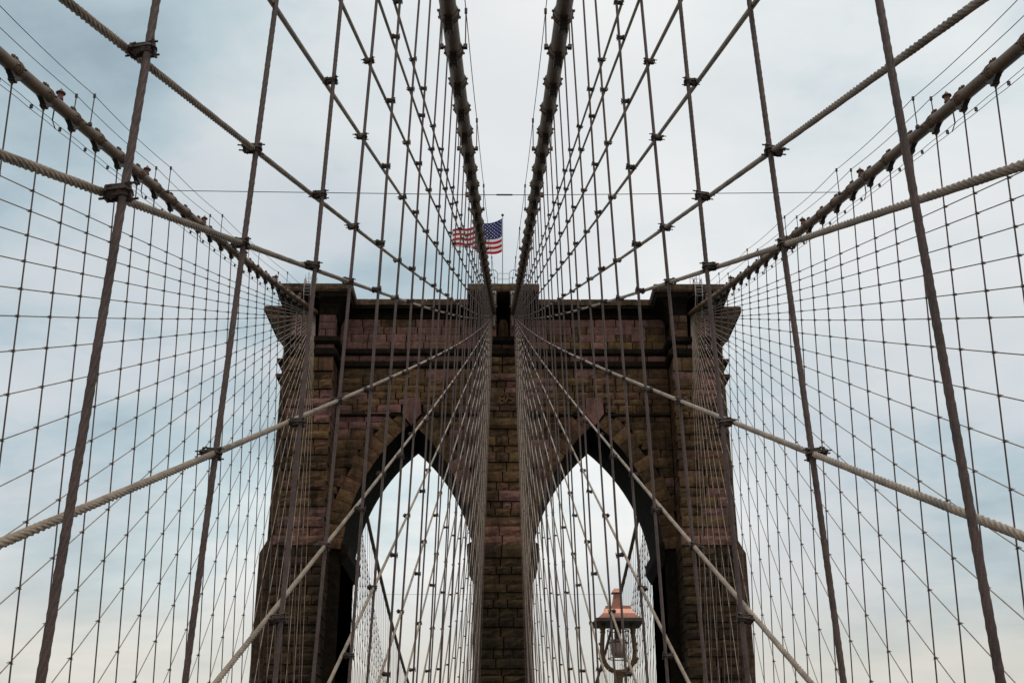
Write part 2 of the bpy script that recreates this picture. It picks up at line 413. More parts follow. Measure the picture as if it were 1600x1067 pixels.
def courses(top):
    zs = [-6.0]
    while zs[-1] < 19.1 - .4: zs.append(zs[-1] + rng.uniform(.50, .82))
    zs[-1] = 19.1; zs += [19.8, 20.5]
    while zs[-1] < top - .45: zs.append(zs[-1] + rng.uniform(.48, .84))
    zs[-1] = top
    return list(zip(zs[:-1], zs[1:]))
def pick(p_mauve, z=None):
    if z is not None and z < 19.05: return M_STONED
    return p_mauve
# front buttresses: cores
def buttress(xc, hw, slot, top_hw, cen):
    g = Geo(); c = .13
    g.loft([(xc - hw + c, xc + hw - c, D + c, YW + .05, ZBOT), (xc - hw + c, xc + hw - c, D + c, YW + .05, 35.0)])
    for s in (-1, 1):
        a, b = sorted((xc + s * slot, xc + s * (hw - c))); g.loft([(a, b, D + c, YW + .05, 35.02), (a, b, D + c, YW + .05, 38.85)])
    g.loft([(xc - slot - .01, xc + slot + .01, D + 2.1, YW + .04, 35.02), (xc - slot - .01, xc + slot + .01, D + 2.1, YW + .04, 38.84)])
    o = g.obj('buttress', M_CORE, tower)
    # flared cornice on each half and coping slab
    for s in (-1, 1):
        prof = [(37.2, .02, .02), (37.7, .16, .12), (38.05, .42, .34), (38.3, .75, .60), (38.45, top_hw - hw - .22, .80), (38.82, top_hw - hw - .16, .86)]
        rs = []
        for z, dx, dy in prof:
            a, b = sorted((xc + s * slot, xc + s * (hw + dx))); rs.append((a, b, D - dy + .02, YW - .02, z))
        g = Geo(); g.loft(rs); g.obj('cornice', M_CORE, o)  # near-black: soot plus the overhang's shade put into the colour
    g = Geo(); g.loft([(xc - top_hw + .08, xc + top_hw - .08, D - .92, YE + .6, 38.83), (xc - top_hw, xc + top_hw, D - 1.0, YE + .7, 39.0), (xc - top_hw, xc + top_hw, D - 1.0, YE + .7, 39.4), (xc - top_hw + .12, xc + top_hw - .12, D - .88, YE + .6, 39.5)])
    g.obj('coping_slab', M_LEDGE, o)
    for z0, z1, pr in ((33.9, 34.25, .26), (34.95, 35.3, .34)):
        g = Geo()
        g.loft([(xc - hw - pr * .5, xc + hw + pr * .5, D - pr * .4, YW - .02, z0 - .2), (xc - hw - pr, xc + hw + pr, D - pr, YW - .02, z0), (xc - hw - pr, xc + hw + pr, D - pr, YW - .02, z1), (xc - hw - .05, xc + hw + .05, D - .05, YW - .02, z1 + .12)])
        g.obj('string_course', M_CORE, o)  # shadow line under the ledge painted as an all-dark course
    # stones
    k = 0
    for z0, z1 in courses(33.68):
        k += 1; vis = z1 > 9.0
        off = .16 if z0 < 19.2 else 0.0
        pr = (.0 if k % 2 else .12) + rng.uniform(-.02, .03)
        red = 19.05 < z0 < 20.4
        segs = split(xc - hw - off, xc + hw + off, .8, 2.3)
        for i, (x0, x1) in enumerate(segs):
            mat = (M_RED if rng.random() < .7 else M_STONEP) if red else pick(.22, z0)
            e = (.05 if k % 2 else 0)
            xa = x0 - (e if i == 0 else 0); xb = x1 + (e if i == len(segs) - 1 else 0)
            stone(o, rect(xa, xb, z0, z1), D - pr - off, D + rng.uniform(.75, 1.1), mat, .09, vis)
        for s in (-1, 1):       # stones on the flanks behind the quoins
            xs = xc + s * (hw + off - .02); a, b = sorted((xs, xs - s * .4)); ym = D + rng.uniform(1.15, 1.7)
            for (ya, yb) in ((D + .82 + .3 * (k % 2), ym + .3), (ym + .32, YW - .02)):
                stone(o, rect(a, b, z0, z1), ya, yb, pick(.2, z0), .0, False)
    for z0 in np.arange(35.42, 37.2, .6):
        for s in (-1, 1):
            a, b = sorted((xc + s * slot, xc + s * hw))
            for (x0, x1) in split(a, b, .8, 1.3): stone(o, rect(x0, x1, z0, z0 + .6), D - .03, D + .9, pick(.6), .03, True)
    for z0 in (34.4,):
        for (x0, x1) in split(xc - hw, xc + hw, 1.0, 1.8): stone(o, rect(x0, x1, z0 + .02, z0 + .5), D - .02, D + .8, pick(.6), .03, True)
    return o
mid = buttress(0.0, 1.6, .50, 2.8, True)
bl = buttress(-14.68, 1.72, .38, 3.0, False); br = buttress(14.68, 1.72, .38, 3.0, False)
# moss green block and scroll brackets at the middle slot
g = Geo(); g.loft([(-.42, .42, D + .5, D + 2.1, 35.35), (-.36, .36, D + .6, D + 2.1, 36.7), (-.2, .2, D + .8, D + 2.1, 37.2)]); g.obj('saddle_block', M_STONE, mid)
for s in (-1, 1):
    g = Geo(); g.lathe((s * .78, D - .95, 38.75), (0, 1, 0), [(0, .16), (.02, .26), (.5, .26), (.52, .2)], 14)
    g.loft([(s * .78 - .12, s * .78 + .12, D - .3, D + .1, 36.2), (s * .78 - .17, s * .78 + .17, D - .5, D + .1, 37.4), (s * .78 - .2, s * .78 + .2, D - .9, D + .1, 38.6)])
    g.obj('scroll_bracket', M_RAIL, mid)
# date numerals, raised on a flat stone
g = Geo(); g.loft([(-1.22, 1.22, D - .12, D + .3, 29.70), (-1.25, 1.25, D - .22, D + .3, 29.74), (-1.25, 1.25, D - .22, D + .3, 30.74), (-1.22, 1.22, D - .14, D + .3, 30.78)]); g.obj('date_stone', M_LEDGE, mid)
for ch, x in zip('1875', (-.42, -.09, .25, .58)):
    cu = bpy.data.curves.new('numeral_curve', 'FONT'); cu.body = ch; cu.size = 1.06; cu.extrude = .08; cu.offset = .02; cu.align_x = 'CENTER'; cu.resolution_u = 4
    tmp = bpy.data.objects.new('numeral_tmp', cu); COL.objects.link(tmp)
    bpy.context.view_layer.update()
    me = bpy.data.meshes.new_from_object(tmp.evaluated_get(bpy.context.evaluated_depsgraph_get())); bpy.data.objects.remove(tmp)
    me.transform(Matrix.Translation((x, D - .26, 29.84)) @ Matrix.Rotation(R(90), 4, 'X')); me.materials.clear(); me.materials.append(M_STONE)
    link('numeral', me, mid)
# spandrel stones, panel stones, voussoirs
def ext_x(z, side_out, extra=1.45):
    """x offset from the arch axis of the extrados at height z"""
    r = CR + extra
    if z >= CZ + r: return 0.0
    v = CU + math.sqrt(max(0, r * r - (z - CZ) ** 2))
    return max(0.0, v) if z > ZS - .1 else HW + 0.75
lim_in, lim_out = 1.6, 14.68 - 1.72
k = 0
for z0, z1 in courses(33.72):
    k += 1
    vis = z1 > 9.0
    for sx in (-1, 1):
        e = ext_x((z0 + z1) / 2, 1)
        segs = []
        if z1 < ZS + .2:
            segs += []  # no stones here; the near-black core paints in the impost's shade
        elif e > 0:
            segs += split(AX + e, lim_out, 1.0, 2.3) + (split(lim_in, AX - e, 1.0, 2.3) if AX - e > lim_in + .25 else [])
        else: segs += split(lim_in, lim_out, 1.1, 2.6)
        for x0, x1 in segs:
            a, b = sorted((sx * x0, sx * x1))
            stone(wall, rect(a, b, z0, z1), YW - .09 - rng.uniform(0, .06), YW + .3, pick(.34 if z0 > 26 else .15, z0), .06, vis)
        # beyond the outer buttress
        a, b = sorted((sx * 16.35, sx * 17.0))
        stone(wall, rect(a, b, z0, z1), YW - .08, YW + .4, pick(.1, z0), .05, False)
for z0, z1 in ((34.35, 34.9),):
    for sx in (-1, 1):
        for x0, x1 in split(lim_in, lim_out, 1.4, 2.6):
            a, b = sorted((sx * x0, sx * x1)); stone(wall, rect(a, b, z0, z1), YW - .10, YW + .3, pick(.75), .02, True)
for z0 in (35.38, 36.02, 36.66, 37.3):
    for sx in (-1, 1):
        for x0, x1 in split(lim_in, lim_out, 1.0, 2.0):
            a, b = sorted((sx * x0, sx * x1)); stone(wall, rect(a, b, z0, z0 + .64), YW - .06 - rng.uniform(0, .03), YW + .3, pick(.75), .02, True)
NV = 13
for sx in (-1, 1):
    for half in (-1, 1):
        for i in range(NV):
            t0 = TH0 + (TH1 - TH0) * i / NV; t1 = TH0 + (TH1 - TH0) * (i + 1) / NV
            if i == NV - 1: t1 -= .015
            ro = CR + (1.55 if i % 2 else 1.25) + rng.uniform(-.1, .25); ri = CR - .02
            pts = [(CU + ri * math.cos(t0), CZ + ri * math.sin(t0)), (CU + ro * math.cos(t0), CZ + ro * math.sin(t0)), (CU + ro * math.cos(t1), CZ + ro * math.sin(t1)), (CU + ri * math.cos(t1), CZ + ri * math.sin(t1))]
            q = [np.array((sx * AX + half * max(u, 0.02), z)) for u, z in pts]
            if half < 0: q = [q[1], q[0], q[3], q[2]]
            stone(wall, q, YW - .20 - rng.uniform(0, .05), YW + .5, pick(.16), .05, True, .026, 'voussoir')
for sx in (-1, 1):
    c = sx * AX
    g = Geo(); fr = [(-.62, 31.2), (-.72, 29.9), (0, 28.95), (.72, 29.9), (.62, 31.2)]
    V = [(c + u, YW - .42, z) for u, z in fr] + [(c + u, YW + .3, z) for u, z in fr]
    g.add(V, [tuple(range(4, -1, -1))[::-1], (5, 6, 7, 8, 9)[::-1]] + [(i, 5 + i, 5 + (i + 1) % 5, (i + 1) % 5) for i in range(5)])
    g.obj('keystone', M_STONEP, wall)
    for x0, x1 in ((lim_in + .02, AX - .8), (AX + .8, lim_out - .02)):
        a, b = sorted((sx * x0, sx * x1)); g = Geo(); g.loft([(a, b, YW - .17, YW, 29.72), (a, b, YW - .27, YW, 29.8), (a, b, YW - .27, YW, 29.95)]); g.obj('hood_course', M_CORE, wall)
    a, b = sorted((sx * (lim_in + .01), sx * (lim_out - .01)))
    for z0, z1, pr in ((33.9, 34.25, .26), (34.95, 35.3, .34)):
        g = Geo(); g.loft([(a, b, YW - pr * .5, YW, z0 - .15), (a, b, YW - pr, YW, z0), (a, b, YW - pr, YW, z1), (a, b, YW - .1, YW, z1 + .12)]); g.obj('string_course', M_CORE, wall)  # dark all over, its colour standing in for the ledge's shadow line
    g = Geo(); g.loft([(a, b, YW - .10, YW, 38.0), (a, b, YW - .16, YW, 38.35), (a, b, YW - .45, YW, 38.55), (a, b, YW - .78, YW, 38.62), (a, b, YW - .78, YW, 38.84)]); g.obj('cornice', M_CORE, wall)  # wall cornice coloured near-black for soot and painted-in soffit shade
    n_c = 5; xs = np.linspace(a, b, n_c + 1)
    for i in range(n_c):
        g = Geo(); g.loft([(xs[i] + .012, xs[i + 1] - .012, YW - .85, YB + .5, 38.87), (xs[i] + .012, xs[i + 1] - .012, YW - .88 - .02 * (i % 2), YB + .5, 39.3), (xs[i] + .03, xs[i + 1] - .03, YW - .8, YB + .5, 39.4)]); g.obj('coping_slab', M_LEDGE, wall)
    # end coping over the side buttress
    a2, b2 = sorted((sx * 17.72, sx * 19.25)); g = Geo(); g.loft([(a2, b2, 87.7, YB - 1.0, 38.88), (a2, b2, 87.65, YB - 1.0, 39.3), (a2 + .05, b2 - .05, 87.7, YB - 1.0, 39.4)]); g.obj('coping_slab', M_LEDGE, wall)
    # imposts at the springing, through the depth of the arch
    for xj, d in ((AX + HW, -1), (AX - HW, 1)):
        a, b = sx * (xj - d * .02), sx * (xj + d * .5); a, b = sorted((a, b)); m0 = sx * xj; m1 = sx * (xj + d * .12); c0, c1 = sorted((m0, m1))
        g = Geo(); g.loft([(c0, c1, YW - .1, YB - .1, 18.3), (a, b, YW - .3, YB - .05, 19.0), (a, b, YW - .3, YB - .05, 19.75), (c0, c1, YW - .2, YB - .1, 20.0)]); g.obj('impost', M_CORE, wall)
# the 300 largest stones stay single, the rest are one part
order = sorted(range(len(STONES)), key=lambda i: -STONES[i][0])
big = set([i for i in order if STONES[i][5] == 'stone_block'][:300]) | {i for i in order if STONES[i][5] == 'voussoir'}
rest = {}
for i, (a, par, V, F, mat, nm) in enumerate(STONES):
    if i in big:
        link(nm, mesh_np(nm, V, F, mat), par)
    else: rest.setdefault(0, []).append((V, F, mat))
g = Geo(); mats = [M_STONE, M_STONEP, M_RED, M_STONED]
for V, F, mat in rest.get(0, []): g.cur = mats.index(mat); g.add(V, F)
tag(g.obj('small_stones', mats, tower), kind='stuff')

# ------------------------------------------------------------------ main cables
SLN = 0.29
def band_mesh():
    g = Geo(); th = math.atan(SLN); ax = Vector((0, math.cos(th), math.sin(th))); up = Vector((0, -math.sin(th), math.cos(th))); la = Vector((1, 0, 0))
    g.lathe((0, 0, 0), ax, [(-.36, .200), (-.33, .210), (-.12, .222), (.10, .222), (.30, .210), (.33, .200)], 18)
    for t in (-.09, .04): g.lathe(ax * t, ax, [(-.022, .218), (-.02, .246), (.02, .246), (.022, .218)], 18)
    for t in (-.10, .05):
        g.box(ax * t + up * .29, (.045, .022, .06), (la, ax, up))
    g.tube(ax * -.2 + up * .31, ax * .16 + up * .31, .017, n=6); g.box(ax * -.19 + up * .31, (.03, .02, .03), (la, ax, up)); g.box(ax * .15 + up * .31, (.03, .02, .03), (la, ax, up))
    for s in (-1, 1):
        for t in (-.28, -.2, .14, .22): g.tube(ax * t + la * (s * .20) , ax * t + la * (s * .27), .018, n=6)
    # keel and socket, vertical in the world
    g.cur = 1
    V = []
    for x in (-.085, .085):
        V += [(x, -.48, -.48 * SLN - .15), (x, .48, .48 * SLN - .15), (x, .20, -.27), (x, .08, -.42), (x, -.08, -.42), (x, -.24, -.34)]
    g.add(V, [(0, 1, 2, 3, 4, 5), (11, 10, 9, 8, 7, 6)] + [(i, 6 + i, 6 + (i + 1) % 6, (i + 1) % 6) for i in range(6)])
    g.box((0, 0, -.40), (.10, .10, .05)); g.box((0, .19, -.22), (.085, .06, .05)); g.box((0, -.24, -.30), (.085, .06, .05))
    g.lathe((0, 0, -.36), (0, 0, -1), [(0, .09), (.07, .08), (.15, .04), (.20, .032)], 10)
    return g.mesh('cable_band', [M_CABLE, M_KEEL], False)
BAND = band_mesh()
def post_mesh():
    g = Geo(); g.tube((0, 0, 0), (.34, 0, 0), .03, n=6); g.tube((.30, 0, -.03), (.30, 0, 1.12), .018, n=6); g.box((.30, 0, 1.10), (.035, .035, .07)); g.box((.30, 0, 0), (.05, .06, .05))
    return g.mesh('handrail_post', M_IRON)
POST = post_mesh()
def cable(side, outer):
    zf = zco if outer else zci; xf = xo if outer else xi
    def P(t):
        t = np.asarray(t, float); y = -18 + (212 + 18) * t
        z = np.where(y < D, zf(np.minimum(y, D)), np.where(y > YE, zcf(np.maximum(y, YE)), ZT + 0.9 * np.sin(np.clip((y - D) / (YE - D), 0, 1) * np.pi)))
        return np.stack([side * xf(z), y, z], -1)
    me = ropemesh('main_cable', P, .195, M_CABLE, strands=False, nring=20)
    o = link('main_cable', me)
    sn = 'left' if side < 0 else 'right'
    lab = {(-1, False): 'thick main cable overhead at left of the flag, running to the middle pier', (1, False): 'thick main cable overhead at right of the flag, running to the middle pier',
           (-1, True): 'thick main cable rising from the far left edge to the left corner buttress', (1, True): 'thick main cable rising from the far right edge to the right corner buttress'}[(side, outer)]
    tag(o, lab, 'bridge cable', 'four main cables of the bridge')
    Ys = [y for y in (YO if outer else YI + [4.563 - 2.286]) if y < D - 4]
    for i, y in enumerate(sorted(Ys)):
        z = zf(y); b = link('cable_band', BAND, o, (side * xf(z), y, z))
        sl = 0.33339 - 2 * .00042 * (D - y) if outer else 0.35461 - 2 * .00058 * (D - y)
        b.rotation_euler.x = (math.atan(sl) - math.atan(SLN)) * .5
    k0 = 28.125 + 2.286 * 2.3 if outer else 24.9
    y = k0 - 4 * 2.286
    tops = {-1: [], 1: []}
    while y < D - 2:
        z = zf(y)
        for s in (-1, 1):
            b = link('handrail_post', POST, o, (side * xf(z), y, z + .02)); b.rotation_euler.z = 0 if s > 0 else math.pi
            tops[s].append((side * xf(z) + s * .30, y, z + 1.14))
        y += 4 * 2.286
    for s in (-1, 1):
        pts = tops[s]; full = []
        p0 = Vector(pts[0]); p1 = Vector(pts[1]); pts = [tuple(p0 + (p0 - p1))] + pts + [(pts[-1][0] , D - .2, pts[-1][2] + (D - .2 - pts[-1][1]) * .33)]
        for a, b in zip(pts[:-1], pts[1:]):
            for q in range(6):
                t = q / 6; v = Vector(a).lerp(Vector(b), t); v.z -= .10 * 4 * t * (1 - t); full.append(v)
        full.append(Vector(pts[-1]))
        g = Geo(); g.path(full, .0125 if outer else .012, 6)
        inner_side = (s != side)
        w = g.obj('hand_line', M_WIRE, smooth=True)
        tag(w, f"thin hand line above the {sn} {'outer' if outer else 'inner'} main cable, on its side {'towards' if inner_side else 'away from'} the walkway", 'hand line', 'hand lines above the main cables')
    return o
CABLES = {}
for side, sn in SIDES:
    for outer in (False, True): CABLES[(side, outer)] = cable(side, outer)

# wires slung under the outer cables, and their lanterns
for side, sn in SIDES:
    for j, (dx, dz) in enumerate(((.22, -.44), (.30, -.56))):
        g = Geo(); ys = np.arange(20, D - .5, 1.143)
        g.path([(side * (xo(zco(y)) + dx), y, zco(y) + dz - .02 * (i % 2)) for i, y in enumerate(ys)], .010, 5)
        w = g.obj('service_wire', M_WIRE, smooth=True)
        tag(w, f"{'upper' if j == 0 else 'lower'} of two thin wires slung beneath the {sn} outer main cable", 'wire', 'wires under the outer cables')
        if j:
            g = Geo()
            for i, y in enumerate(np.arange(21, D - 3, 2.286)): g.box((side * (xo(zco(y)) + .26), y, zco(y) - .51), (.045, .016, .07))
            tag(g.obj('wire_clips', M_IRON, w), kind='stuff')
    first = None; idx = 0; y = 28.125 + 2.286 * 1.55
    while y < D - 6:
        z = zco(y)
        t = link('cable_lantern', None, loc=(side * (xo(z) + .10), y, z + .16))
        if first is None:
            g = Geo(); g.tube((side * .12, 0, -.62), (side * .12, 0, .06), .022, n=6); g.tube((side * .12, 0, .06), (0, 0, .14), .022, n=6); g.tube((side * .12, 0, -.60), (side * .14, .35, -.70), .018, n=6); a = g.obj('bracket', M_IRON, t)
            g = Geo(); g.lathe((0, 0, .14), (0, 0, 1), [(0, .09), (.03, .115), (.05, .10), (.22, .085), (.24, .10)], 12); b = g.obj('body', M_LANTERN, t)
            g = Geo(); g.lathe((0, 0, .38), (0, 0, 1), [(0, .15), (.03, .15), (.05, .09), (.12, .06), (.15, .03), (.20, .008)], 12); c = g.obj('cap', M_LANTERN, t)
            first = (a, b, c)
        else:
            for p in first: q = p.copy(); COL.objects.link(q); q.parent = t
        lb = f"small reddish lantern on the {sn} outer cable, {ORD[idx]} up from the edge of the photo" if idx < 6 else f"tiny reddish lantern on the high end of the {sn} outer cable"
        tag(t, lb, 'lantern', 'lanterns along the outer cables' if idx < 6 else f'lanterns on the high end of the {sn} outer cable'); idx += 1
        y += 4 * 2.286

# ------------------------------------------------------------------ stays
STAYS = {}
for side, sn in SIDES:
    for outer in (False, True):
        ks = KO if outer else KI; lst = []
        for i, yk in enumerate(ks):
            fn = stay_fn(yk, side, outer, i); lst.append(fn)
            if outer: me = ropemesh('stay_cable', fn, .0185, M_STAY, strands=False, nring=7)
            else: me = ropemesh('stay_cable', fn, .0208, M_STAY, strands=(-9 < yk < 12), nring=None if -9 < yk < 12 else 8)
            o = link('stay_cable', me)
            if not outer:
                nm = {0: 'the one nearest the main cable', 1: 'second from the main cable', 2: 'third from the main cable', 3: 'fourth from the main cable',
                      4: 'fifth, leaving at the top edge', 5: 'sixth, meeting the outer cable', 6: 'pale, crossing the tower spandrel', 7: 'pale, crossing the arch top', 8: 'pale, ending below the arch springing'}
                if i in nm: lab, grp = f"diagonal stay rope in the {sn} inner fan, {nm[i]}", f'stays of the {sn} inner fan'
                elif i < 17: lab, grp = f"thin pale stay beside the middle pier, {ORD[i - 9]} steep one counted inwards from the {sn} arch", f'steep stays on the {sn} side of the middle pier'
                else: lab, grp = f"thin pale diagonal stay in the dense bundle on the {sn} flank of the middle pier", f'dense stays on the {sn} flank of the middle pier'
            else:
                if i < 18: lab, grp = f"thin diagonal stay in the {sn} outer fan, {ORD[i]} from the main cable downwards", f'stays of the {sn} outer fan'
                else: lab, grp = f"thin pale stay among the steep ones in front of the {sn} corner buttress", f'steep stays in front of the {sn} corner buttress'
            tag(o, lab, 'stay cable', grp)
        STAYS[(side, outer)] = lst

# ------------------------------------------------------------------ suspenders with their clamps
def clamp(g, c, s, t, n, k=1.0, detail=True):
    """c crossing, s suspender direction, t stay direction, n towards the walkway"""
    p = s.cross(n).normalized(); m = 8 if detail else 5
    cs, ct = c, c - n * .052
    g.tube(cs - s * .026 * k, cs + s * .026 * k, .029 * k, n=m); g.tube(ct - t * .03 * k, ct + t * .03 * k, .030 * k, n=m)
    g.box(c - n * .026, (.024 * k, .030 * k, .026 * k), (p, n, s))
    q = t.cross(n).normalized()
    for a in (-1, 1):
        b0 = ct + q * (a * .036 * k); g.tube(b0 - n * .03, b0 + n * (.118 * k), .0062 * k, n=5)
        g.tube(b0 + n * .066 * k, b0 + n * .086 * k, .014 * k, n=6)
        b1 = cs + p * (a * .036 * k); g.tube(b1 + n * .03, b1 - n * (.135 * k), .0062 * k, n=5)
        g.tube(b1 - n * .105 * k, b1 - n * .085 * k, .014 * k, n=6)
    if detail:
        for cc, dd, u in ((cs, s, p), (ct, t, q)):
            sg = 1 if cc is cs else -1
            g.path([cc + u * (.036 * math.cos(a)) + n * (sg * .036 * math.sin(a)) for a in np.linspace(0, math.pi, 7)], .0075, 5)
        g.box(c - n * .066, (.046, .005, .012), (p, n, s)); g.box(c + n * .030, (.044, .005, .012), (q, n, t))
for side, sn in SIDES:
    alt = -.0643
    for n_, y in enumerate(YI):
        z1 = zci(y); x1 = xi(z1); x0 = XDI + alt * (1 if n_ % 2 == 0 else -1)
        def P(t, y=y, z1=z1, x1=x1, x0=x0):
            t = np.asarray(t, float); return np.stack([side * (x0 + (x1 - x0) * t), y + 0 * t, ZD + (z1 - .52 - ZD) * t], -1)
        near = n_ < 5
        o = link('suspender_rope', ropemesh('suspender_rope', P, .0198 if n_ < 3 else .0182, M_SUSP, strands=near, nring=24 if near else 8, lay=.44, amp=.095, fade=(8.0, 13.0)))
        if n_ < 20: lab, grp = f"brown hanging suspender rope, {ORD[n_]} from the camera in the {sn} inner row", f'suspenders of the {sn} inner row'
        else: lab, grp = f"thin suspender rope in the dense far part of the {sn} inner row, towards the tower", f'far suspenders of the {sn} inner row'
        tag(o, lab, 'suspender rope', grp)
        p0, p1 = Vector(P(0.0)), Vector(P(1.0)); s = (p1 - p0).normalized(); nn = Vector((-side, 0, 0)); far = Geo()
        for si, fn in enumerate(STAYS[(side, False)]):
            if (n_ == 0 and (side > 0 or si == 6)) or (n_ == 1 and si == 3): continue      # the first ropes are not clamped there
            if not (fn.yk + .8 < y < fn.ys - .8): continue
            zst = fn.z_at(y)
            if not (ZD + .3 < zst < z1 - .9): continue
            u = (zst - p0.z) / (p1.z - p0.z); c = p0.lerp(p1, u)
            tt = (y - fn.yk) / (fn.ys - fn.yk); t = Vector(fn(tt + .002)) - Vector(fn(tt - .002)); t.normalize()
            if n_ < 13:
                g = Geo(); clamp(g, c, s, t, (nn + Vector((0, random.uniform(-.25, .25), random.uniform(-.18, .18)))).normalized(), random.uniform(.84, .98) * (1 if n_ < 4 else .85), True); g.obj('rope_clamp', M_IRON, o)
            else: clamp(far, c, s, t, nn, random.uniform(.6, .72), False)
        if far.V: tag(far.obj('rope_clamps', M_IRON, o), kind='stuff')
    for n_, y in enumerate(YO):
        z1 = zco(y); x1 = xo(z1)
        def P(t, y=y, z1=z1, x1=x1):
            t = np.asarray(t, float); return np.stack([side * (XDO + (x1 - XDO) * t), y + 0 * t, ZD + (z1 - .52 - ZD) * t], -1)
        o = link('suspender_rope', ropemesh('suspender_rope', P, .0245, M_SUSP, strands=False, nring=7))
        i = n_ - 3
        if 0 <= i < 20: lab, grp = f"thin suspender rope, {ORD[i]} from the edge of the photo along the {sn} outer cable", f'suspenders of the {sn} outer row'
        elif i < 0: lab, grp = f"thin suspender rope at the {sn} edge of the photo, its top out of view", f'suspenders at the {sn} edge'
        else: lab, grp = f"thin suspender rope close to the {sn} corner buttress, under the high outer cable", f'suspenders beside the {sn} corner buttress'
        tag(o, lab, 'suspender rope', grp)
        p0, p1 = Vector(P(0.0)), Vector(P(1.0)); g = Geo(); s = (p1 - p0).normalized(); nn = Vector((-side, 0, 0))
        for fn in STAYS[(side, True)]:
            if not (fn.yk + .8 < y < fn.ys - .8): continue
            zst = fn.z_at(y)
            if not (ZD + .3 < zst < z1 - .9): continue
            u = (zst - p0.z) / (p1.z - p0.z); c = p0.lerp(p1, u)
            tt = (y - fn.yk) / (fn.ys - fn.yk); t = (Vector(fn(tt + .002)) - Vector(fn(tt - .002))).normalized()
            clamp(g, c, s, t, nn, .95, False)
        if g.V: tag(g.obj('rope_clamps', M_IRON, o), kind='stuff')
# beyond the tower, seen through the arches
for side, sn in SIDES:
    fans = []
    for i in range(22):
        yk = YE + 6 + 4.12 * i; fn = stay_fn(yk, side, True, i, True); fans.append(fn)
        o = link('stay_cable', ropemesh('stay_cable', fn, .02, M_STAY, strands=False, nring=6))
        tag(o, f"thin stay beyond the tower, in the outer fan seen through the {sn} arch", 'stay cable', f'stays beyond the tower through the {sn} arch')
    y = YE + 3
    while y < 205:
        z1 = zcf(y); x1 = xo(z1)
        def P(t, y=y, z1=z1, x1=x1):
            t = np.asarray(t, float); return np.stack([side * (XDO + (x1 - XDO) * t), y + 0 * t, ZD + (z1 - .25 - ZD) * t], -1)
        o = link('suspender_rope', ropemesh('suspender_rope', P, .024, M_SUSP, strands=False, nring=6))
        tag(o, f"thin suspender rope beyond the tower, hanging in the {sn} arch opening", 'suspender rope', f'suspenders beyond the tower in the {sn} arch')
        g = Geo(); p0, p1 = Vector(P(0.0)), Vector(P(1.0)); s = (p1 - p0).normalized()
        for fn in fans:
            if not (fn.ys < y < fn.yk - 1): continue
            zst = fn.z_at(y)
            if ZD + .3 < zst < z1 - .5:
                c = p0.lerp(p1, (zst - p0.z) / (p1.z - p0.z)); g.box(c, (.05, .06, .07))
        if g.V: tag(g.obj('rope_clamps', M_IRON, o), kind='stuff')
        y += 2.286

# ------------------------------------------------------------------ tie wires across the cables
def tie(pts, lab, turn=None, clamps=()):
    g = Geo(); g.path(pts, .016, 6); o = g.obj('tie_wire', M_WIRE, smooth=True)
    tag(o, lab, 'tie wire')
    if turn:
        g = Geo(); g.tube((turn[0] - .32, turn[1], turn[2]), (turn[0] + .32, turn[1], turn[2]), .035, n=8); g.obj('turnbuckle', M_WIRE, o)
    for c in clamps: g = Geo(); g.box(c, (.16, .08, .08)); g.obj('wire_clamp', M_LANTERN, o)
    return o
zi = zci(41.6) + .28; xci = xi(zi)
tie([(-xo(zco(43.48)), 43.48, zco(43.48) + .33), (-xci - .2, 41.6, zi), (xci + .2, 41.6, zi), (xo(zco(43.48)), 43.48, zco(43.48) + .33)],
    'thin wire stretched level across all four main cables, below the flag top', (0, 41.6, zi), [(-xci - .24, 41.6, zi), (xci + .24, 41.6, zi)])
tie([(-xo(zcf(143)), 143, zcf(143)), (xo(zcf(143)), 143, zcf(143))], 'hair thin level wire seen through the arches beyond the tower')

# ------------------------------------------------------------------ flag, pole, rail and ladders on the tower top
FX, FY = -.07, 88.3
g = Geo(); g.tube((FX, FY, 39.4), (FX, FY, 47.95), .045, .03, 8); pole = g.obj('flagpole', M_RAIL)
tag(pole, 'slim flagpole on the tower top above the middle pier', 'flagpole')
g = Geo(); g.lathe((FX, FY, 47.93), (0, 0, 1), [(0, .04), (.05, .11), (.13, .12), (.22, .06), (.24, .01)], 10); g.obj('ball', M_IRON, pole)
def flag_pt(u, v):
    k = min(1, max(0, (u - .38) / .25)); k = k * k * (3 - 2 * k)
    vf = 1 - .40 * k                       # past the canton the lower stripes curl up behind
    back = max(0, v - vf); vv = v - 2 * back * (.8 + .2 * math.sin(7 * u))
    x = FX - .05 - 4.2 * u + .06 * math.sin(9 * u) + .25 * back
    y = FY + 1.0 * u + .22 * math.sin(11.0 * u + 1.2 * v) * min(1, u * 3) + .55 * back ** .7
    z = 47.75 - .60 * u ** .6 - 3.12 * vv + .09 * math.sin(10 * u - 2.0 * v) * u + .16 * math.sin(math.pi * u) * (v - .4)
    return Vector((x, y, z))
nu, nv = 48, 52; V = [tuple(flag_pt(i / nu, j / nv)) for j in range(nv + 1) for i in range(nu + 1)]; F = []; mi = []
for j in range(nv):
    for i in range(nu):
        a = j * (nu + 1) + i; F.append((a, a + 1, a + nu + 2, a + nu + 1)); st = j // 4
        mi.append(2 if (i < 19 and st < 7) else (0 if st % 2 == 0 else 1))
me = mesh_np('flag', V, F, [M_FRED, M_FWHITE, M_FBLUE], True); me.polygons.foreach_set('material_index', mi)
flag = link('flag', me); tag(flag, 'red, white and blue flag with stripes and white stars, blowing to the left', 'flag')
g = Geo()
